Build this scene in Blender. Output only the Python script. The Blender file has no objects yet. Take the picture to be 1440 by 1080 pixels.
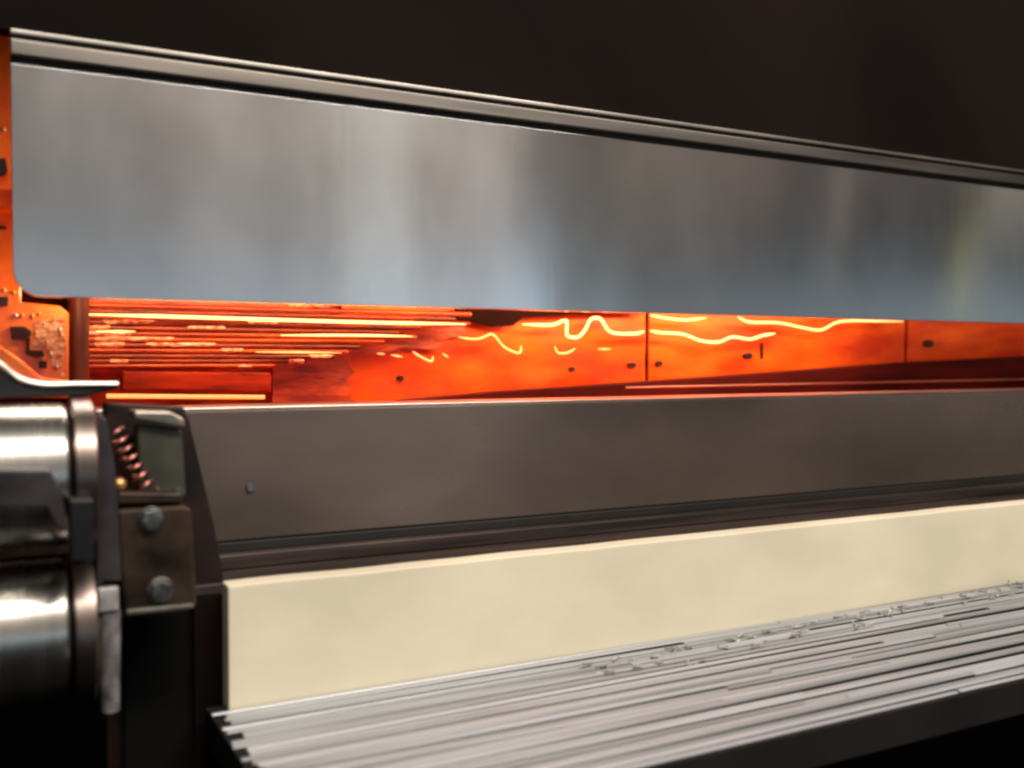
import bpy, bmesh, math, random
from mathutils import Vector, Matrix, noise
R = math.radians
random.seed(7)
sc = bpy.context.scene
COL = sc.collection

# ------------------------------------------------------------------ camera
F_PX, YAW, PITCH = 1400.0, R(28.0), R(1.35)
cd = bpy.data.cameras.new('camera'); cam = bpy.data.objects.new('camera', cd); COL.objects.link(cam)
cd.sensor_width = 36.0; cd.lens = 36.0 * F_PX / 1440.0
cd.clip_start = 0.02; cd.clip_end = 200.0
cam.location = (0, 0, 0)
cam.rotation_euler = (math.pi/2 - PITCH, 0, -YAW)
cd.dof.use_dof = True; cd.dof.focus_distance = 1.45; cd.dof.aperture_fstop = 2.6
sc.camera = cam
FWD = Vector((math.sin(YAW)*math.cos(PITCH), math.cos(YAW)*math.cos(PITCH), -math.sin(PITCH)))
RGT = Vector((math.cos(YAW), -math.sin(YAW), 0)); UPV = RGT.cross(FWD)
def at(px, py, Y):
    """point of the place on the plane y = Y that a photo pixel (1440x1080) shows"""
    d = FWD + RGT*((px-720)/F_PX) - UPV*((py-540)/F_PX)
    return d * (Y/d.y)

# ------------------------------------------------------------------ world + lamps
w = bpy.data.worlds.new('World'); sc.world = w; w.use_nodes = True
bg = w.node_tree.nodes['Background']; bg.inputs[0].default_value = (1.0, 0.90, 0.82, 1); bg.inputs[1].default_value = 0.035
def lamp(name, loc, tgt, sx, sy, power, color, spread=180):
    l = bpy.data.lights.new(name, 'AREA'); l.shape = 'RECTANGLE'; l.size = sx; l.size_y = sy
    l.energy = power; l.color = color; l.spread = R(spread)
    o = bpy.data.objects.new(name, l); COL.objects.link(o); o.location = loc
    d = Vector(tgt) - Vector(loc)
    o.rotation_euler = d.to_track_quat('-Z', 'Y').to_euler(); return o
def refl(px, elev, dist, Y=1.2):
    """place behind the camera that the upright panel mirrors at photo column px"""
    d = FWD + RGT*((px-720)/F_PX); k = d.x/d.y
    D = 2*Y + dist
    return Vector((k*D, -dist, math.tan(R(elev))*D*math.sqrt(1+k*k)))
def refl_light(name, px, elev, dist, sx, sy, rad, color):
    p = refl(px, elev, dist)
    t = Vector((p.x*1.2/(2.4+dist), 1.2, 0.15))
    return lamp(name, p, t, sx, sy, rad*math.pi*sx*sy, color)
# workshop ceiling lamp, then unseen lights added for the panel's reflections
lamp('ceiling_lamp', (0.9, -0.75, 2.4), (0.9, 1.0, -0.3), 2.8, 0.55, 160, (1.0, 0.93, 0.83))
refl_light('hall_refl_left', 200, 17, 3.0, 4.2, 2.5, 0.125, (1.0, 0.80, 0.68))
refl_light('hall_refl_middle', 760, 17, 3.0, 2.6, 2.5, 0.115, (1.0, 0.79, 0.65))
refl_light('hall_refl_right', 1180, 15, 3.0, 2.6, 1.8, 0.105, (1.0, 0.80, 0.70))
refl_light('hall_refl_centre', 500, 15, 3.05, 2.1, 2.4, 0.085, (1.0, 0.85, 0.71))
refl_light('pink_refl_light', 238, 19, 2.8, 0.16, 1.0, 0.22, (1.0, 0.62, 0.55))
refl_light('tall_refl_light', 532, 14, 2.9, 0.40, 2.4, 0.22, (0.84, 1.0, 0.98))
refl_light('narrow_refl_light', 690, 13, 2.9, 0.22, 1.2, 0.09, (0.95, 0.97, 1.0))
refl_light('warm_refl_light', 900, 13, 2.9, 0.30, 1.2, 0.10, (1.0, 0.84, 0.60))
refl_light('red_refl_light', 1070, 11, 2.7, 0.24, 0.9, 0.12, (1.0, 0.66, 0.55))
refl_light('low_refl_band', 400, 1.6, 2.8, 2.9, 0.54, 0.98, (0.60, 0.80, 1.0))
refl_light('low_refl_middle', 700, 1.6, 2.85, 1.5, 0.46, 0.30, (0.66, 0.86, 1.0))
refl_light('low_refl_far', 1060, 1.6, 2.8, 3.6, 0.46, 0.58, (0.64, 0.84, 1.0))
refl_light('floor_refl_light', 540, -5.0, 2.9, 0.44, 0.7, 0.30, (0.9, 1.0, 0.95))  # added low down to lighten part of the lower panel
refl_light('far_refl_light', 1440, 9.0, 2.6, 0.5, 0.6, 0.40, (1.0, 0.96, 0.82))
refl_light('small_refl_light', 1180, 8.5, 2.6, 0.14, 0.6, 0.28, (1.0, 0.85, 0.72))
refl_light('yellow_refl_light', 1352, 4.5, 2.5, 0.10, 0.5, 0.55, (1.0, 0.92, 0.2))  # light added in place of a mirrored yellow post
# lamps inside the orange chamber
lamp('chamber_lamp_left', (0.37, 1.30, 0.13), (0.37, 1.52, 0.0), 0.5, 0.04, 1.45, (1.0, 0.72, 0.40))
lamp('chamber_lamp_middle', (1.05, 1.30, 0.13), (1.05, 1.52, 0.0), 0.9, 0.04, 4.0, (1.0, 0.72, 0.40))
lamp('chamber_lamp_right', (2.0, 1.30, 0.13), (2.0, 1.52, 0.0), 0.7, 0.04, 0.35, (1.0, 0.72, 0.40))
lamp('frame_fill_edge', (0.10, 1.250, 0.25), (-0.05, 1.30, 0.22), 0.03, 0.10, 0.08, (1.0, 0.72, 0.40))  # unseen fill added to brighten the upper side frame
lamp('frame_fill_side', (0.10, 1.235, 0.088), (-0.01, 1.30, -0.01), 0.05, 0.02, 0.20, (1.0, 0.72, 0.40))  # unseen fill added to brighten the lower side frame
sc.view_settings.view_transform = 'Standard'; sc.view_settings.look = 'None'
sc.view_settings.exposure = 0.0; sc.view_settings.gamma = 1.0
sc.cycles.filter_width = 2.6

# ------------------------------------------------------------------ materials
def mat(name, col, rough=0.5, metal=0.0, coat=0.0, aniso=0.0, rot=0.0, var=0.15, scale=(6, 6, 6), bump=0.0,
        bscale=(60, 60, 60), rvar=0.08, spec=0.5, emit=None, estr=0.0, col2=None, rnd=False):
    m = bpy.data.materials.new(name); m.use_nodes = True
    nt = m.node_tree; N = nt.nodes; L = nt.links; b = N['Principled BSDF']
    tc = N.new('ShaderNodeTexCoord')
    mp = N.new('ShaderNodeMapping'); mp.inputs['Scale'].default_value = scale
    src = tc.outputs['Object']
    if rnd:      # every piece its own piece of the pattern
        oi = N.new('ShaderNodeObjectInfo'); mu = N.new('ShaderNodeMath'); mu.operation = 'MULTIPLY'; mu.inputs[1].default_value = 40
        ad = N.new('ShaderNodeVectorMath'); ad.operation = 'ADD'
        L.new(oi.outputs['Random'], mu.inputs[0]); L.new(src, ad.inputs[0]); L.new(mu.outputs[0], ad.inputs[1]); src = ad.outputs[0]
    L.new(src, mp.inputs['Vector'])
    nz = N.new('ShaderNodeTexNoise'); nz.inputs['Scale'].default_value = 1.0; nz.inputs['Detail'].default_value = 6
    L.new(mp.outputs['Vector'], nz.inputs['Vector'])
    mx = N.new('ShaderNodeMix'); mx.data_type = 'RGBA'
    c2 = col2 if col2 else tuple(c*(1-2*var) for c in col)
    c1 = col if col2 else tuple(min(1, c*(1+var)) for c in col)
    cr = N.new('ShaderNodeMapRange'); cr.inputs[1].default_value = 0.35; cr.inputs[2].default_value = 0.65
    L.new(nz.outputs['Fac'], cr.inputs[0]); L.new(cr.outputs[0], mx.inputs[0])
    mx.inputs[6].default_value = (*c2, 1); mx.inputs[7].default_value = (*c1, 1)
    L.new(mx.outputs[2], b.inputs['Base Color'])
    rr = N.new('ShaderNodeMapRange'); rr.inputs[3].default_value = max(0.02, rough-rvar); rr.inputs[4].default_value = min(1, rough+rvar)
    L.new(nz.outputs['Fac'], rr.inputs[0]); L.new(rr.outputs[0], b.inputs['Roughness'])
    b.inputs['Metallic'].default_value = metal; b.inputs['Coat Weight'].default_value = coat
    b.inputs['Coat Roughness'].default_value = 0.12
    b.inputs['Specular IOR Level'].default_value = spec
    if aniso:
        b.inputs['Anisotropic'].default_value = aniso; b.inputs['Anisotropic Rotation'].default_value = rot
        tg = N.new('ShaderNodeTangent'); tg.direction_type = 'RADIAL'; tg.axis = 'Z'
        L.new(tg.outputs[0], b.inputs['Tangent'])
    if bump:
        m2 = N.new('ShaderNodeMapping'); m2.inputs['Scale'].default_value = bscale
        L.new(src, m2.inputs['Vector'])
        n2 = N.new('ShaderNodeTexNoise'); n2.inputs['Scale'].default_value = 1.0; n2.inputs['Detail'].default_value = 4
        L.new(m2.outputs['Vector'], n2.inputs['Vector'])
        bp = N.new('ShaderNodeBump'); bp.inputs['Strength'].default_value = bump; bp.inputs['Distance'].default_value = 0.002
        L.new(n2.outputs['Fac'], bp.inputs['Height']); L.new(bp.outputs[0], b.inputs['Normal'])
    if emit:
        b.inputs['Emission Color'].default_value = (*emit, 1); b.inputs['Emission Strength'].default_value = estr
    return m
M = dict(
 steel=mat('brushed_steel', (0.66, 0.64, 0.62), 0.16, 1.0, aniso=0.92, rot=0.25, var=0.05, scale=(9, 5, 5), bump=0.05, bscale=(26, 1, 2.5), rvar=0.025),
 wall=mat('dull_steel', (0.155, 0.116, 0.096), 0.26, 0.6, aniso=0.9, rot=0.25, var=0.16, scale=(2.5, 2.5, 5), bump=0.01, bscale=(6, 6, 400), rvar=0.05),
 rail=mat('rail_metal', (0.27, 0.235, 0.21), 0.42, 1.0, var=0.12, scale=(3, 20, 60)),
 lip=mat('bright_lip', (0.62, 0.56, 0.50), 0.35, 1.0, var=0.1),
 seal=mat('black_seal', (0.012, 0.009, 0.008), 0.6, 0, var=0.2),
 house=mat('dark_housing_paint', (0.008, 0.0045, 0.0035), 0.85, 0, var=0.25, scale=(2, 2, 2), spec=0.08),
 trim=mat('brown_trim', (0.055, 0.036, 0.030), 0.5, 0.3, var=0.3, scale=(3, 30, 60)),
 cream=mat('cream_board', (0.76, 0.68, 0.515), 0.62, 0, var=0.045, scale=(5, 5, 9), bump=0.10, bscale=(120, 120, 120), spec=0.3),
 alu=mat('aluminium', (0.48, 0.49, 0.51), 0.42, 0.4, var=0.22, scale=(1.6, 60, 60), rnd=True, bump=0.10, bscale=(10, 220, 220), rvar=0.12),
 tray=mat('tray_dark', (0.016, 0.014, 0.014), 0.8, 0.0, spec=0.1),
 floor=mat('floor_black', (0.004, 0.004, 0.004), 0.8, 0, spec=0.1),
 roll=mat('roller_steel', (0.46, 0.43, 0.39), 0.27, 1.0, aniso=0.0, var=0.07, scale=(60, 6, 6), bump=0.008, bscale=(500, 5, 5), rvar=0.03),
 collar=mat('collar_steel', (0.25, 0.195, 0.175), 0.34, 1.0, var=0.12, scale=(40, 12, 12)),
 black=mat('black_iron', (0.010, 0.009, 0.011), 0.45, 0.0, var=0.3),
 plum=mat('grey_iron', (0.068, 0.055, 0.060), 0.45, 0.6, var=0.25, scale=(20, 20, 20), bump=0.1),
 brown=mat('oiled_iron', (0.056, 0.035, 0.022), 0.42, 0.55, var=0.35, scale=(22, 22, 22), bump=0.15, bscale=(90, 90, 90)),
 dkred=mat('rust_dark_iron', (0.017, 0.0065, 0.0045), 0.5, 0.3, var=0.35, scale=(18, 18, 18), bump=0.1),
 green=mat('green_grey_plate', (0.115, 0.108, 0.080), 0.40, 0.7, var=0.22, scale=(16, 16, 16), bump=0.1),
 tan=mat('worn_steel_edge', (0.34, 0.31, 0.25), 0.42, 0.9, var=0.2, scale=(30, 30, 30), bump=0.1),
 bolt=mat('zinc_bolt', (0.30, 0.29, 0.28), 0.40, 1.0, var=0.25, scale=(60, 60, 60), bump=0.2, bscale=(200, 200, 200)),
 plum2=mat('grey_zinc', (0.26, 0.235, 0.245), 0.4, 0.3, var=0.3, scale=(50, 50, 50), bump=0.2),
 pale=mat('pale_zinc', (0.46, 0.43, 0.42), 0.4, 0.3, var=0.2, scale=(50, 50, 50), bump=0.2),
 spring=mat('copper_wire', (0.42, 0.15, 0.12), 0.35, 1.0, var=0.2, scale=(60, 60, 60)),
 knob=mat('orange_brass', (0.80, 0.38, 0.14), 0.35, 0.8, var=0.1),
 orange=mat('orange_sheet', (0.90, 0.125, 0.003), 0.42, 0.2, coat=0.04, col2=(0.58, 0.038, 0.002), scale=(8, 8, 24), spec=0.3, bump=0.12, bscale=(24, 24, 40)),
 orange2=mat('orange_frame', (0.92, 0.20, 0.008), 0.36, 0.2, coat=0.5, col2=(0.72, 0.085, 0.004), scale=(14, 14, 14), bump=0.35, bscale=(60, 60, 60)),
 crumple=mat('crumpled_copper_foil', (0.62, 0.080, 0.006), 0.45, 0.15, coat=0.03, col2=(0.22, 0.016, 0.004), scale=(14, 14, 60), bump=0.8, bscale=(50, 50, 160)),
 tube=mat('copper_tube', (0.52, 0.075, 0.008), 0.36, 0.5, coat=0.15, col2=(0.24, 0.020, 0.004), scale=(9, 80, 80), bump=0.25, bscale=(30, 160, 160)),
 speckled=mat('speckled_copper', (0.85, 0.42, 0.26), 0.35, 0.4, col2=(0.42, 0.05, 0.008), scale=(120, 200, 200), bump=0.5, bscale=(200, 200, 200)),
 shade_maroon=mat('panel_shade', (0.022, 0.0022, 0.0012), 0.7, 0.0, var=0.3, spec=0.05),  # shade at the panel edge put into a dark colour
 tube_dark=mat('dark_copper_tube', (0.30, 0.030, 0.004), 0.40, 0.3, coat=0.1, col2=(0.07, 0.006, 0.002), scale=(14, 90, 90), bump=0.4, bscale=(40, 160, 160)),  # tube copper in darker, mottled tones
 red=mat('red_bar', (0.38, 0.026, 0.003), 0.6, 0.0, coat=0.0, col2=(0.12, 0.006, 0.002), scale=(10, 30, 60), spec=0.15),
 post=mat('brown_post', (0.12, 0.022, 0.008), 0.5, 0.4, var=0.3, scale=(40, 40, 10), bump=0.2),
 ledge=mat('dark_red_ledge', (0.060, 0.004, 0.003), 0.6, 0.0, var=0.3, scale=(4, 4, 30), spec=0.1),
 screw=mat('dark_hole', (0.025, 0.004, 0.003), 0.5, 0.3),
 glow=mat('light_streak', (0.9, 0.5, 0.2), 0.4, 0.0, emit=(1.0, 0.55, 0.17), estr=2.6),  # emission put in for reflected light
 glow2=mat('dim_light_streak', (0.9, 0.4, 0.15), 0.4, 0.0, emit=(1.0, 0.38, 0.10), estr=1.3),  # weaker emission for fainter reflections and the ledge sheen
)

# ------------------------------------------------------------------ helpers
def obj(name, bm, m, parent=None, smooth=False, bevel=0.0, seg=2):
    me = bpy.data.meshes.new(name)
    bmesh.ops.recalc_face_normals(bm, faces=bm.faces)
    bm.to_mesh(me); bm.free(); me.materials.append(M[m])
    o = bpy.data.objects.new(name, me); COL.objects.link(o)
    if parent: o.parent = parent
    if smooth:
        for p in me.polygons: p.use_smooth = True
        me.set_sharp_from_angle(angle=R(38))
    if bevel:
        md = o.modifiers.new('bevel', 'BEVEL'); md.width = bevel; md.segments = seg; md.limit_method = 'ANGLE'
    return o
def thing(name, label, cat, group=None, loc=(0, 0, 0)):
    o = bpy.data.objects.new(name, None); COL.objects.link(o); o.location = loc
    o.empty_display_size = 0.05
    return tag(o, label, cat, group)
def tag(o, label, cat, group=None):
    o['label'] = label; o['category'] = cat
    if group: o['group'] = group
    return o
def box(x0, x1, y0, y1, z0, z1, bm=None):
    bm = bm or bmesh.new()
    v = [bm.verts.new(p) for p in ((x0,y0,z0),(x1,y0,z0),(x1,y1,z0),(x0,y1,z0),(x0,y0,z1),(x1,y0,z1),(x1,y1,z1),(x0,y1,z1))]
    for f in ((0,1,2,3),(4,5,6,7),(0,1,5,4),(1,2,6,5),(2,3,7,6),(3,0,4,7)): bm.faces.new([v[i] for i in f])
    return bm
def prism(pts, th, bm=None):
    """outline on an upright plane, extruded away from the camera by th"""
    bm = bm or bmesh.new()
    a = [bm.verts.new(p) for p in pts]; b = [bm.verts.new(Vector(p)+Vector((0, th, 0))) for p in pts]
    bm.faces.new(a); bm.faces.new(b[::-1]); n = len(a)
    for i in range(n): bm.faces.new((a[i], a[(i+1) % n], b[(i+1) % n], b[i]))
    return bm
def poly(px, Y, th): return prism([at(x, y, Y) for x, y in px], th)
def tube(path, r, n=10, bm=None):
    bm = bm or bmesh.new(); rings = []
    path = [Vector(p) for p in path]
    for i, p in enumerate(path):
        t = (path[min(i+1, len(path)-1)] - path[max(i-1, 0)]).normalized()
        ref = Vector((0, 1, 0)) if abs(t.y) < 0.9 else Vector((0, 0, 1))
        a = t.cross(ref).normalized(); b = t.cross(a)
        rr = r[i] if isinstance(r, (list, tuple)) else r
        rings.append([bm.verts.new(p + (a*math.cos(2*math.pi*k/n) + b*math.sin(2*math.pi*k/n))*rr) for k in range(n)])
    for q, s in zip(rings, rings[1:]):
        for k in range(n): bm.faces.new((q[k], q[(k+1) % n], s[(k+1) % n], s[k]))
    bm.faces.new(rings[0]); bm.faces.new(rings[-1][::-1])
    return bm
def lathe_x(prof, c, n=64, bm=None):
    """prof: (x offset, radius); turned about an axis along X through c"""
    bm = bm or bmesh.new(); rings = []
    for x, r in prof:
        rings.append([bm.verts.new((c[0]+x, c[1]+r*math.cos(2*math.pi*k/n), c[2]+r*math.sin(2*math.pi*k/n))) for k in range(n)])
    for q, s in zip(rings, rings[1:]):
        for k in range(n): bm.faces.new((q[k], q[(k+1) % n], s[(k+1) % n], s[k]))
    bm.faces.new(rings[0]); bm.faces.new(rings[-1][::-1]); return bm
def hexbolt(c, r, h, n=6, rot=0.2):
    """hex head facing the camera side (-Y) with a washer-like base"""
    bm = bmesh.new()
    for (rr, k, y0, y1) in ((r*1.25, 20, 0, h*0.25), (r, n, h*0.25, h)):
        a = []; b = []
        for i in range(k):
            t = rot + 2*math.pi*i/k; d = Vector((rr*math.cos(t), 0, rr*math.sin(t)))
            a.append(bm.verts.new(Vector(c)+d-Vector((0, y0, 0)))); b.append(bm.verts.new(Vector(c)+d*(0.95)-Vector((0, y1, 0))))
        bm.faces.new(a); bm.faces.new(b)
        for i in range(k): bm.faces.new((a[i], a[(i+1) % k], b[(i+1) % k], b[i]))
    return bm
def smooth_path(pts, sub=6):
    P = [Vector(p) for p in pts]; P = [P[0]*2-P[1]] + P + [P[-1]*2-P[-2]]; out = []
    for i in range(1, len(P)-2):
        for s in range(sub):
            t = s/sub; a, b, c, d = P[i-1:i+3]
            out.append(0.5*((2*b)+(c-a)*t+(2*a-5*b+4*c-d)*t*t+(3*b-a-3*c+d)*t**3))
    out.append(P[-2]); return out

# ------------------------------------------------------------------ setting
o = obj('floor', box(-4, 6, -4, 4, -0.93, -0.90), 'floor'); o['kind'] = 'structure'

YP = 1.20
# ------------------------------------------------------------------ upper steel panel
XL = at(17, 300, YP).x; ZB = at(60, 417, YP).z; ZT = 0.3185
pts = []
rc = 0.028
for i in range(9):
    a = math.pi + (math.pi/2)*i/8
    pts.append(Vector((XL+rc+rc*math.cos(a), YP, ZB+rc+rc*math.sin(a))))
pts += [Vector((3.4, YP, ZB)), Vector((3.4, YP, ZT)), Vector((XL, YP, ZT))]
t = thing('upper_panel', 'wide brushed steel panel with rounded lower left corner above the orange slot', 'steel panel', loc=(XL, YP, ZB))
def child(name, bm, m, par, **k):
    o = obj(name, bm, m, par, **k); o.matrix_parent_inverse = Matrix.Translation(-Vector(par.location)); return o
child('plate', prism(pts, 0.012), 'steel', t, bevel=0.0007, seg=2)
# returned hem behind the lower edge
child('hem', box(XL+0.03, 3.38, YP+0.0125, YP+0.04, ZB+0.001, ZB+0.006), 'steel', t, bevel=0.001)

# ------------------------------------------------------------------ rail above the panel
t = thing('top_rail', 'sloping grey double rail with dark groove along the top of the steel panel', 'rail', loc=(XL, YP, 0.32))
child('seal_strip', box(XL, 3.4, YP+0.004, YP+0.03, 0.3190, 0.3268), 'seal', t)
child('rail_face', box(XL, 3.4, YP-0.006, YP+0.03, 0.3270, 0.3435), 'rail', t, bevel=0.0015)
child('groove', box(XL, 3.4, YP+0.004, YP+0.03, 0.3437, 0.3490), 'seal', t)
child('lip', box(XL, 3.4, YP-0.004, YP+0.03, 0.3492, 0.3545), 'lip', t, bevel=0.0012)
t = thing('machine_cover', 'large dark brown machine cover filling the top above the grey rail', 'cover', loc=(XL, YP, 0.36))
child('cover_panel', box(XL-0.3, 3.4, YP+0.002, YP+0.03, 0.3547, 1.2), 'house', t)

# ------------------------------------------------------------------ lower dark steel panel
XW = at(250, 650, YP).x
t = thing('lower_panel', 'dark dull steel front panel below the orange slot, behind the cream board', 'steel panel', loc=(XW, YP, -0.057))
child('plate', box(XW-0.25, 3.4, YP, YP+0.09, -0.2155, -0.0585), 'wall', t, bevel=0.0025, seg=3)
child('rim', box(XW-0.12, 3.4, YP+0.004, YP+0.085, -0.0580, -0.0555), 'lip', t, bevel=0.001)
child('screw_head', hexbolt(at(352, 685, YP-0.001), 0.0045, 0.003, n=12), 'bolt', t)
t = thing('stepped_trim', 'dark brown stepped trim strips between the dull panel and cream board', 'trim', loc=(XW, YP, -0.22))
child('upper_strip', box(XW, 3.4, YP-0.006, YP+0.08, -0.2270, -0.2160), 'seal', t, bevel=0.001)
child('middle_strip', box(XW, 3.4, YP-0.022, YP+0.08, -0.2450, -0.2274), 'trim', t, bevel=0.002)
child('lower_strip', box(XW, 3.4, YP-0.085, YP+0.08, -0.2580, -0.2454), 'trim', t, bevel=0.002)
child('foot_strip', box(XW, 3.4, YP-0.095, YP+0.08, -0.55, -0.2584), 'house', t)

# ------------------------------------------------------------------ cream board
YB = 1.07
XB = at(321, 880, YB).x
zt = at(318, 825, YB).z; zb = at(640, 945, YB).z
bm = bmesh.new(); nx = 90
for i in range(nx):     # long face with the faint waviness of a real board
    pass
bm = prism([Vector((XB, YB, zb-0.018)), Vector((XB, YB, zt))] + [Vector((XB+(3.4-XB)*i/nx, YB, zt+0.0012*noise.noise((i*0.35, 0, 0)))) for i in range(1, nx+1)] + [Vector((3.4, YB, zb-0.018))], 0.03)
o = obj('cream_board', bm, 'cream', bevel=0.002, seg=3)
tag(o, 'long smooth cream board on edge between the dark panel and ribbed metal bed', 'board')

# ------------------------------------------------------------------ ribbed aluminium bed
t = thing('ribbed_bed', 'silver bed of narrow ribbed metal strips in front of the cream board', 'metal bed', loc=(0.4, 0.9, zb))
child('tray', box(XB-0.02, 3.4, 0.735, YB+0.02, zb-0.04, zb-0.0024), 'tray', t)
def strip_bm(L, wd, h):
    bm = bmesh.new(); k = 6
    a = []; b = []
    for i in range(k+1):
        an = math.pi*i/k; y = -math.cos(an)*wd/2; z = math.sin(an)**0.7*h if 0 < i < k else 0
        a.append(bm.verts.new((0, y, z))); b.append(bm.verts.new((L, y, z)))
    for i in range(k): bm.faces.new((a[i], a[i+1], b[i+1], b[i]))
    bm.faces.new(a); bm.faces.new(b[::-1]); bm.faces.new((a[0], b[0], b[-1], a[-1]))
    return bm
Y = YB - 0.007
while Y > 0.745:
    wd = random.choice((0.0105, 0.011, 0.0115))
    x = XB - random.uniform(0.0, 0.02)
    while x < 3.0:
        L = random.uniform(0.45, 1.3)
        o = child('metal_strip', strip_bm(L-0.0015, wd*0.73, 0.0017+random.uniform(-0.0004, 0.0012)), 'alu', t, smooth=False)
        o.location = Vector((x, Y, zb-0.002+random.uniform(-0.0004, 0.0008)))
        o.rotation_euler = (random.uniform(-0.10, 0.10), random.uniform(-0.004, 0.004), random.uniform(-0.004, 0.004))
        x += L
    Y -= wd
bm = bmesh.new()
for i in range(130):
    x = random.uniform(0.6, 2.0); y = YB - 0.012 - abs(random.gauss(0, 0.03)) - max(0, (1.5-x))*0.05
    if y < 0.76: continue
    c = Vector((x, y, zb+0.002)); s = random.uniform(0.003, 0.008)
    p = [c+Vector((random.uniform(-1, 1)*s*2, random.uniform(-1, 1)*s, random.uniform(-0.2, 0.7)*s)) for _ in range(4)]
    tube(smooth_path(p, 3), 0.0011, 5, bm)
o = obj('metal_shavings', bm, 'pale'); o['kind'] = 'stuff'
tag(o, 'bright metal shavings scattered over the ribbed silver bed', 'metal shavings')

# ------------------------------------------------------------------ rollers at the left
YR = 1.06
def roller(cy_px, label, knock):
    c = at(60, cy_px, YR); xe = at(95, cy_px, YR).x
    t = thing('steel_roller', label, 'roller', 'stacked steel rollers at the left', loc=(xe, YR, c.z))
    r = 0.069
    child('barrel', lathe_x([(-0.6, r-0.003), (-0.597, r), (-0.006, r), (-0.002, r-0.002), (0.0, r-0.006)], (xe, YR, c.z), 96), 'roll', t, smooth=True, bevel=0.001)
    x0 = xe+0.002; x1 = xe+0.022
    child('collar', lathe_x([(0, r+0.002), (0.0015, r+0.004), (0.0185, r+0.004), (0.020, r+0.002)], (x0, YR, c.z), 96), 'collar', t, smooth=True)
    child('shaft', lathe_x([(0, 0.028), (0.004, 0.028), (0.006, 0.025)], (xe+0.023, YR, c.z), 40), 'plum', t, smooth=True)
    return t
roller(668, 'upper shiny steel roller with dark reflection across it at the left edge', 0)
roller(888, 'lower shiny steel roller below the dark reflection at the left edge', 0)
o = obj('dark_reflection', poly([(-80, 660), (70, 660), (86, 690), (97, 748), (82, 748), (66, 714), (-80, 716)], 0.965, 0.012), 'plum', bevel=0.002)  # dark shape put in for a reflection on the roller
tag(o, 'dark reflection with slanted right end lying across the upper roller', 'bar')
o = obj('collar_shoe', poly([(97, 702), (132, 702), (133, 790), (101, 790)], 0.968, 0.03), 'black', bevel=0.002)
tag(o, 'black block wedged between the two roller collars', 'block')
# guard plate above the rollers
o = obj('guard_plate', poly([(-80, 488), (0, 516), (28, 536), (60, 543), (166, 541), (166, 546), (120, 557), (-80, 563)], 1.10, 0.06), 'black', bevel=0.003)
tag(o, 'black curved guard plate with pointed right end over the upper roller', 'guard plate')
o = obj('guard_edge', tube(smooth_path([at(x, y, 1.098) for x, y in ((-80, 481), (-10, 505), (25, 530), (60, 540), (110, 540), (166, 540))]), 0.0022, 8), 'lip', smooth=True)
tag(o, 'thin pale rod along the upper edge of the black guard plate', 'rod')

# ------------------------------------------------------------------ bracket
t = thing('roller_bracket', 'dark oily iron bracket with bolts and a coil spring beside the rollers', 'bracket', loc=at(220, 860, 1.03))
child('back_plate', poly([(146, 566), (258, 572), (266, 590), (302, 742), (314, 810), (322, 960), (322, 1090), (150, 1090)], 1.12, 0.02), 'dkred', t, bevel=0.002)
child('side_plate', poly([(131, 572), (150, 590), (160, 640), (166, 700), (171, 818), (136, 818)], 1.03, 0.05), 'plum', t, bevel=0.002)
child('cover_plate', poly([(193, 598), (256, 604), (262, 698), (197, 700)], 1.06, 0.03), 'green', t, bevel=0.002)
child('top_lip', poly([(189, 578), (240, 579), (259, 589), (261, 600), (250, 599), (189, 589)], 1.05, 0.05), 'tan', t, bevel=0.002)
child('open_gap_dark', poly([(176, 872), (300, 858), (304, 1090), (176, 1090)], 1.112, 0.006), 'floor', t)  # black sheet for the dark open gap under the bracket
child('lower_block', poly([(166, 718), (258, 712), (270, 716), (277, 852), (178, 866), (170, 800)], 1.03, 0.05), 'brown', t, bevel=0.003, seg=3)
child('block_edge', poly([(178, 858), (272, 849), (273, 855), (179, 865)], 1.026, 0.003), 'tan', t, bevel=0.0008)
child('middle_block', poly([(166, 692), (256, 694), (258, 707), (166, 709)], 1.04, 0.05), 'brown', t, bevel=0.002)
b1 = child('bolt', hexbolt(at(212, 729, 1.03), 0.0098, 0.008), 'bolt', t, bevel=0.0008)
b2 = child('bolt', hexbolt(at(226, 829, 1.03), 0.0105, 0.008, rot=0.5), 'bolt', t, bevel=0.0008)
child('screw', hexbolt(at(252, 692, 1.058), 0.0045, 0.006, n=10), 'bolt', t)
child('screw', hexbolt(at(306, 936, 1.118), 0.007, 0.006, n=6), 'bolt', t)
a = at(160, 608, 1.075); b = at(208, 694, 1.055); ax = (b-a); u = ax.normalized()
v = u.cross(Vector((0, 1, 0))).normalized(); q = u.cross(v); path = []
turns = 7; n = 110
for i in range(n+1):
    s = i/n; an = 2*math.pi*turns*s
    path.append(a + ax*s + (v*math.cos(an)+q*math.sin(an))*0.0105)
child('spring', tube(path, 0.0015, 8), 'spring', t, smooth=True)
bm = bmesh.new(); bmesh.ops.create_uvsphere(bm, u_segments=20, v_segments=12, radius=0.0068, matrix=Matrix.Translation(at(168, 681, 1.045)))
child('knob', bm, 'knob', t, smooth=True)
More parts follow.
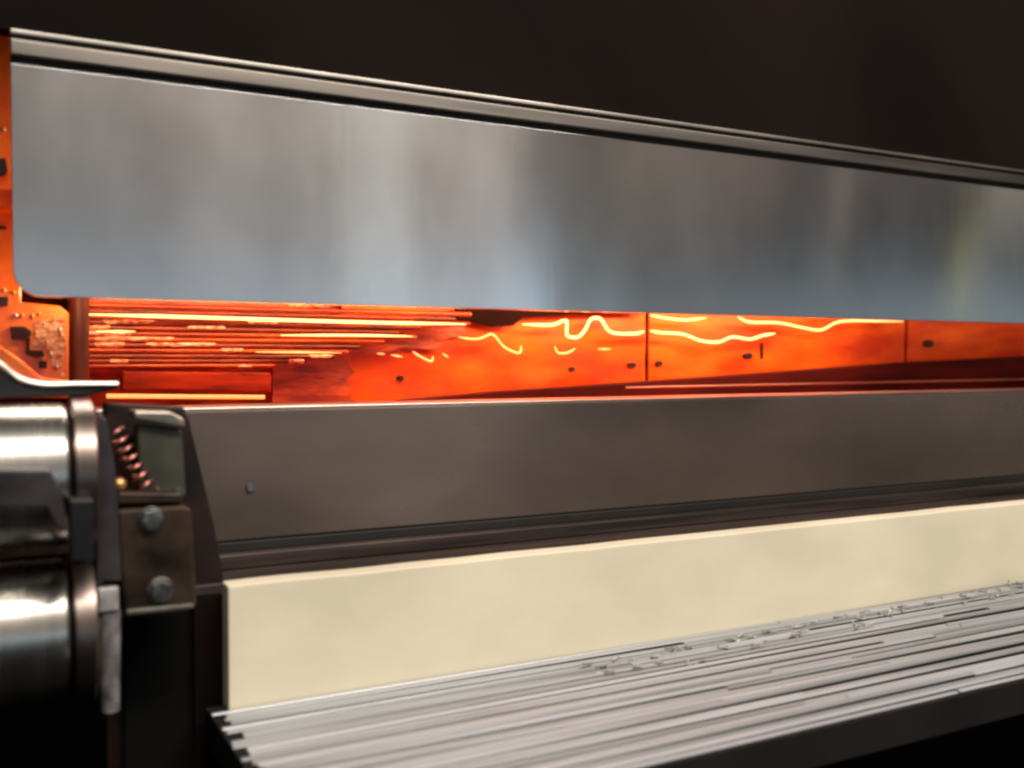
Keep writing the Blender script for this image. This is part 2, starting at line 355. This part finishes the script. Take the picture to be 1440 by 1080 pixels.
# adjusting bolt under the side plate
t = thing('adjusting_bolt', 'pale grey upright adjusting bolt with square nut beside the lower roller collar', 'bolt', loc=at(152, 945, 1.03))
c = at(151, 860, 1.04)
child('nut', box(c.x-0.0095, c.x+0.0095, c.y-0.012, c.y+0.012, at(151, 857, 1.04).z, at(151, 823, 1.04).z), 'pale', t, bevel=0.002)
bm = tube([(c.x+0.002, c.y, at(151, 1000, 1.04).z), (c.x+0.002, c.y, at(151, 925, 1.04).z), (c.x+0.002, c.y, at(151, 900, 1.04).z), (c.x+0.002, c.y, at(151, 860, 1.04).z)], [0.0085, 0.0095, 0.0100, 0.0105], 24)
child('stem', bm, 'plum2', t, smooth=True)

# ------------------------------------------------------------------ orange chamber
o = obj('chamber_shell', box(-0.6, 3.4, 1.60, 1.62, -0.3, 0.6), 'ledge'); box_top = box(-0.6, 3.4, 1.245, 1.60, 0.17, 0.19)
tag(o, 'dark red back wall far inside the orange slot behind the tubes', 'wall')
o2 = obj('chamber_roof', box_top, 'orange'); tag(o2, 'orange sheet roof hidden above the glowing slot', 'roof sheet')
o3 = obj('chamber_bed', box(-0.6, 3.4, 1.295, 1.60, -0.12, -0.075), 'orange'); tag(o3, 'orange sheet bed under the tubes behind the dull panel', 'bed sheet')

# side frame, dark holes as raised patches, beads added as glints
t = thing('side_frame', 'bright orange pierced side frame at the far left of the slot', 'frame', loc=at(40, 545, 1.30))
child('frame_plate', poly([(-90, 30), (30, 30), (30, 425), (84, 430), (97, 440), (97, 560), (-90, 560)], 1.30, 0.02), 'orange2', t, bevel=0.002)
child('curved_flange', poly([(-90, 455), (-10, 478), (30, 506), (58, 530), (100, 536), (100, 548), (40, 548), (0, 524), (-90, 490)], 1.26, 0.03), 'orange2', t, bevel=0.004, seg=3)
for pts_ in (((-12, 417), (12, 417), (12, 430), (-12, 430)), ((14, 459), (35, 459), (44, 465), (44, 472), (34, 478), (16, 477)),
             ((37, 476), (43, 474), (42, 492), (60, 492), (64, 500), (52, 504), (36, 498)), ((55, 507), (66, 507), (66, 518), (55, 518)),
             ((-10, 318), (9, 318), (9, 322), (-10, 322)), ((-10, 222), (8, 222), (11, 238), (8, 246), (-10, 246))):
    child('hole_patch', poly(pts_, 1.292, 0.007), 'screw', t, bevel=0.001)
child('speckled_patch', poly([(48, 452), (90, 446), (93, 488), (84, 522), (74, 520), (70, 500), (62, 488), (46, 486), (50, 470)], 1.2985, 0.0015), 'speckled', t)  # pale and orange speckle on the frame plate
for (x, y, r) in ((6, 408, 4), (20, 411, 3.5), (22, 444, 4.5), (32, 443, 3), (46, 444, 4), (55, 441, 3), (84, 463, 4), (86, 470, 3.5), (72, 497, 3.5), (66, 481, 3), (50, 467, 3), (80, 515, 3), (5, 182, 4), (88, 527, 3), (62, 455, 2.5), (76, 448, 2.5)):
    bm = bmesh.new(); bmesh.ops.create_uvsphere(bm, u_segments=12, v_segments=8, radius=r*0.00065, matrix=Matrix.Translation(at(x, y, 1.297)))
    child('glint_bead', bm, random.choice(('lip', 'knob', 'knob')), t, smooth=True)
o = obj('brown_post', tube([at(110, 600, 1.34), at(110, 380, 1.34)], 0.0125, 20), 'post', smooth=True)
tag(o, 'upright brown post at the left ends of the copper tubes', 'post')

# copper tubes on the left
tubes = [(429, 662, 4.0, 'topmost copper tube just under the steel panel'), (437.5, 640, 3.6, 'second copper tube from the top, above the brightest glowing highlight'),
         (445, 660, 3.6, 'third copper tube from the top, behind the brightest glowing highlight'), (453, 590, 3.6, 'fourth copper tube from the top, ending left of the kinked light streaks'),
         (461, 560, 3.8, 'fifth copper tube from the top, over the pale worn one'), (469, 585, 3.8, 'sixth copper tube from the top, pale and worn at its left end'),
         (477, 540, 3.8, 'seventh copper tube from the top, mottled pink for a short way at its left'), (485, 505, 3.8, 'eighth copper tube from the top, mottled pink along its whole left third'),
         (493, 490, 3.6, 'ninth copper tube from the top, just above a dim glowing highlight'), (501, 470, 3.6, 'third copper tube above the red bar'),
         (508, 430, 3.2, 'second copper tube above the red bar'), (515, 385, 3.2, 'lowest copper tube, right above the red bar')]
for y, xe, r, lab in tubes:
    a = at(118, y, 1.42); b = at(xe, y, 1.42)
    n = 24
    p = [Vector((a.x+(b.x-a.x)*i/n, a.y, a.z+0.0004*noise.noise((i*0.6, y, 0)))) for i in range(n+1)]
    o = obj('copper_tube', tube(p, r*0.00098, 14), 'tube_dark' if y in (437.5, 453, 461, 485, 501, 508) else 'tube', smooth=True)
    tag(o, lab, 'tube', 'copper tubes across the left of the chamber')
    # pale worn lengths on some tubes, coloured to mimic layered reflections
    for x0_, xs in {429: ((380, 430),), 453: ((140, 205), (330, 372)), 461: ((122, 150), (250, 300)), 469: ((122, 180),), 477: ((126, 232),), 485: ((130, 170), (196, 290)),
                    493: ((300, 330),), 501: ((430, 466),), 508: ((150, 176), (402, 428)), 515: ((330, 352),)}.get(y, ()):
        c0 = (x0_-118)/(xe-118); c1 = (xs-118)/(xe-118)
        obj('reflection_sleeve', tube([a+(b-a)*c0, a+(b-a)*(c0*0.9+c1*0.1), a+(b-a)*(c0*0.1+c1*0.9), a+(b-a)*c1], [r*0.0009, r*0.00108, r*0.00108, r*0.0009], 14), 'speckled', o, smooth=True)
o = obj('red_bar', poly([(172, 522), (382, 524), (382, 552), (172, 549)], 1.40, 0.02), 'red', bevel=0.003)
tag(o, 'flat glossy red bar below the copper tubes', 'bar')
o = obj('ledge_sheen', tube([at(150, 557, 1.33), at(372, 558.5, 1.33)], 0.0026, 10), 'glow2', smooth=True)  # emissive rod put in for the bright ledge edge
tag(o, 'pale sheen of the ledge edge low in the slot beneath the red bar', 'rod')

# orange back panels
def sheet(x0, x1, y0, y1, Y, amp, fr):
    a = at(x0, y0, Y); b = at(x1, y1, Y); zt = 0.16; zb_ = -0.10
    bm = bmesh.new(); nx, nz = 90, 20
    V = [[[bm.verts.new((a.x+(b.x-a.x)*i/nx, Y+amp*noise.noise((i*fr/nx*(b.x-a.x)*10, j*fr*0.2, Y*9)) + (0.006 if s else 0), zb_+(zt-zb_)*j/nz)) for i in range(nx+1)] for j in range(nz+1)] for s in (0, 1)]
    for s in (0, 1):
        for j in range(nz):
            for i in range(nx): bm.faces.new((V[s][j][i], V[s][j][i+1], V[s][j+1][i+1], V[s][j+1][i]))
    for i in range(nx):
        for j in (0, nz): bm.faces.new((V[0][j][i], V[0][j][i+1], V[1][j][i+1], V[1][j][i]))
    for j in range(nz):
        for i in (0, nx): bm.faces.new((V[0][j][i], V[0][j+1][i], V[1][j+1][i], V[1][j][i]))
    return bm
YS = 1.47
def panel(x0, x1, m, label, holes, amp, fr, Y=YS):
    t = thing('back_panel', label, 'sheet panel', 'orange back panels in the slot', loc=at((x0+x1)/2, 540, Y))
    child('sheet', sheet(x0, x1, 500, 500, Y, amp, fr), m, t, smooth=True)
    for (x, y, rx, ry) in holes:
        p = at(x, y, Y-0.006); s = 0.00125
        child('screw', prism([p+Vector((rx*s*math.cos(k*math.pi/6), 0, ry*s*math.sin(k*math.pi/6))) for k in range(12)], 0.008), 'screw', t, bevel=0.0008)  # raised dark disc drawn for a hole
    return t
panel(112, 520, 'crumple', 'crumpled dark copper sheet behind the tubes at the left of the slot', [], 0.006, 3.0, YS+0.02)
panel(482, 907, 'orange', 'orange back panel left of the dark seam, under the kinked light streaks', [(805, 519, 5, 3.5), (890, 513, 7, 3.8), (564, 532, 4, 3.5)], 0.004, 1.2)
panel(913, 1272, 'orange', 'bright orange back panel right of the dark seam with slot and screws', [(928, 511, 6, 3.8), (1053, 500, 9, 4.5), (1073, 493, 1.8, 13)], 0.003, 1.0)
panel(1277, 1700, 'orange', 'deeper orange back panel at the far right with one large dark hole', [(1307, 483, 12, 6)], 0.002, 1.0)
# dark foil scraps in front of the panels
o = obj('foil_scrap', poly([(470, 462), (560, 459), (655, 457), (652, 471), (628, 477), (612, 494), (590, 490), (566, 489), (548, 495), (524, 501), (500, 498), (488, 510), (499, 524), (484, 533), (497, 545), (488, 556), (502, 566), (383, 566), (384, 512), (455, 500)], 1.458, 0.003), 'crumple')
tag(o, 'dark crumpled copper foil scrap hanging at the right ends of the tubes', 'foil')
o = obj('shade_strip', poly([(640, 430), (908, 430), (905, 442), (870, 442), (800, 443), (760, 446), (735, 447), (722, 458), (692, 459), (660, 452), (640, 450)], 1.448, 0.004), 'shade_maroon')  # dark shape painted as the shadow under the panel edge
tag(o, 'dark red painted shade right under the steel panel above the bent light streaks', 'strip')
# dark ledge
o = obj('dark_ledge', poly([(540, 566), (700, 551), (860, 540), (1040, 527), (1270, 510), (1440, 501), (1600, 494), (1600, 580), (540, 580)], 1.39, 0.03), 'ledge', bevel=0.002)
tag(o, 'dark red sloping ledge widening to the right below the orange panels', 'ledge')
o = obj('thin_rail', tube([at(880, 545, 1.36), at(1600, 530, 1.36)], 0.0016, 8), 'lip', smooth=True)
tag(o, 'thin dull metal rail running along the dark red ledge', 'rail')

# reflections and highlights in the slot, made as emissive strands
def streak(paths, r, m, label, Y=1.44, nm='light_streak'):
    t = thing(nm, label, 'streak', 'emissive reflection streaks in the slot', loc=at(paths[0][0][0], paths[0][0][1], Y)) if len(paths) > 1 else None
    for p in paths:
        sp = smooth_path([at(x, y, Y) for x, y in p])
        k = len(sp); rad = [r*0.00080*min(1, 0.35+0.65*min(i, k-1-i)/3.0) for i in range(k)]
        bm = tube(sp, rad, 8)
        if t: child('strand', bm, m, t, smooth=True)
        else: tag(obj(nm, bm, m, smooth=True), label, 'streak', 'emissive reflection streaks in the slot')
streak([[(125, 442), (300, 447), (500, 453), (655, 456)]], 3.0, 'glow', 'long straight brightest highlight across the left half of the slot', 1.405, 'rod_highlight')
streak([[(395, 471.5), (500, 471.5), (580, 473)]], 2.0, 'glow', 'shorter straight pale highlight below the brightest long highlight', 1.405, 'rod_highlight')
streak([[(135, 466), (190, 466)]], 1.7, 'glow', 'short pale highlight at the far left near the brown post', 1.405, 'rod_highlight')
streak([[(360, 495), (480, 496)]], 2.0, 'glow2', 'dim straight highlight on the sixth copper tube, centre left', 1.405, 'rod_highlight')
streak([[(735, 456), (775, 457), (792, 451), (797, 453), (797, 470), (803, 474), (813, 474), (822, 465), (830, 450), (838, 447), (846, 450), (855, 464), (868, 469), (895, 469), (906, 466)]], 3.3, 'glow', 'bright wire of reflected light with two sharp humps just left of the dark seam')
streak([[(914, 465), (930, 468), (960, 470), (985, 479), (1010, 481), (1030, 474), (1055, 477), (1072, 472), (1090, 469)]], 3.0, 'glow', 'wavy bright wire of reflected light sagging right of the dark seam')
streak([[(914, 443), (935, 447), (965, 450), (992, 447)]], 2.6, 'glow', 'short bright wire of reflected light under the steel panel right of the seam')
streak([[(1038, 446), (1055, 453), (1095, 454), (1130, 461), (1155, 464), (1175, 454), (1200, 451), (1270, 452)]], 2.6, 'glow', 'bright wire of reflected light dipping once at the upper right of the slot')
streak([[(645, 474), (665, 477), (678, 475), (690, 470), (697, 474), (708, 487), (720, 494), (731, 496), (733, 486)]], 2.4, 'glow2', 'kinked wire of reflected light falling to the right, above the orange panel centre')
streak([[(530, 497), (541, 498)], [(550, 499), (566, 502)], [(580, 494), (590, 501), (606, 508), (609, 501)], [(622, 497), (631, 503)]], 2.2, 'glow2', 'broken row of four short wire bits of reflected light at slot centre left')
streak([[(780, 487), (785, 496), (798, 496), (809, 490)], [(841, 491), (859, 491)]], 2.2, 'glow2', 'two short dim wire bits of reflected light under the sharp humps')
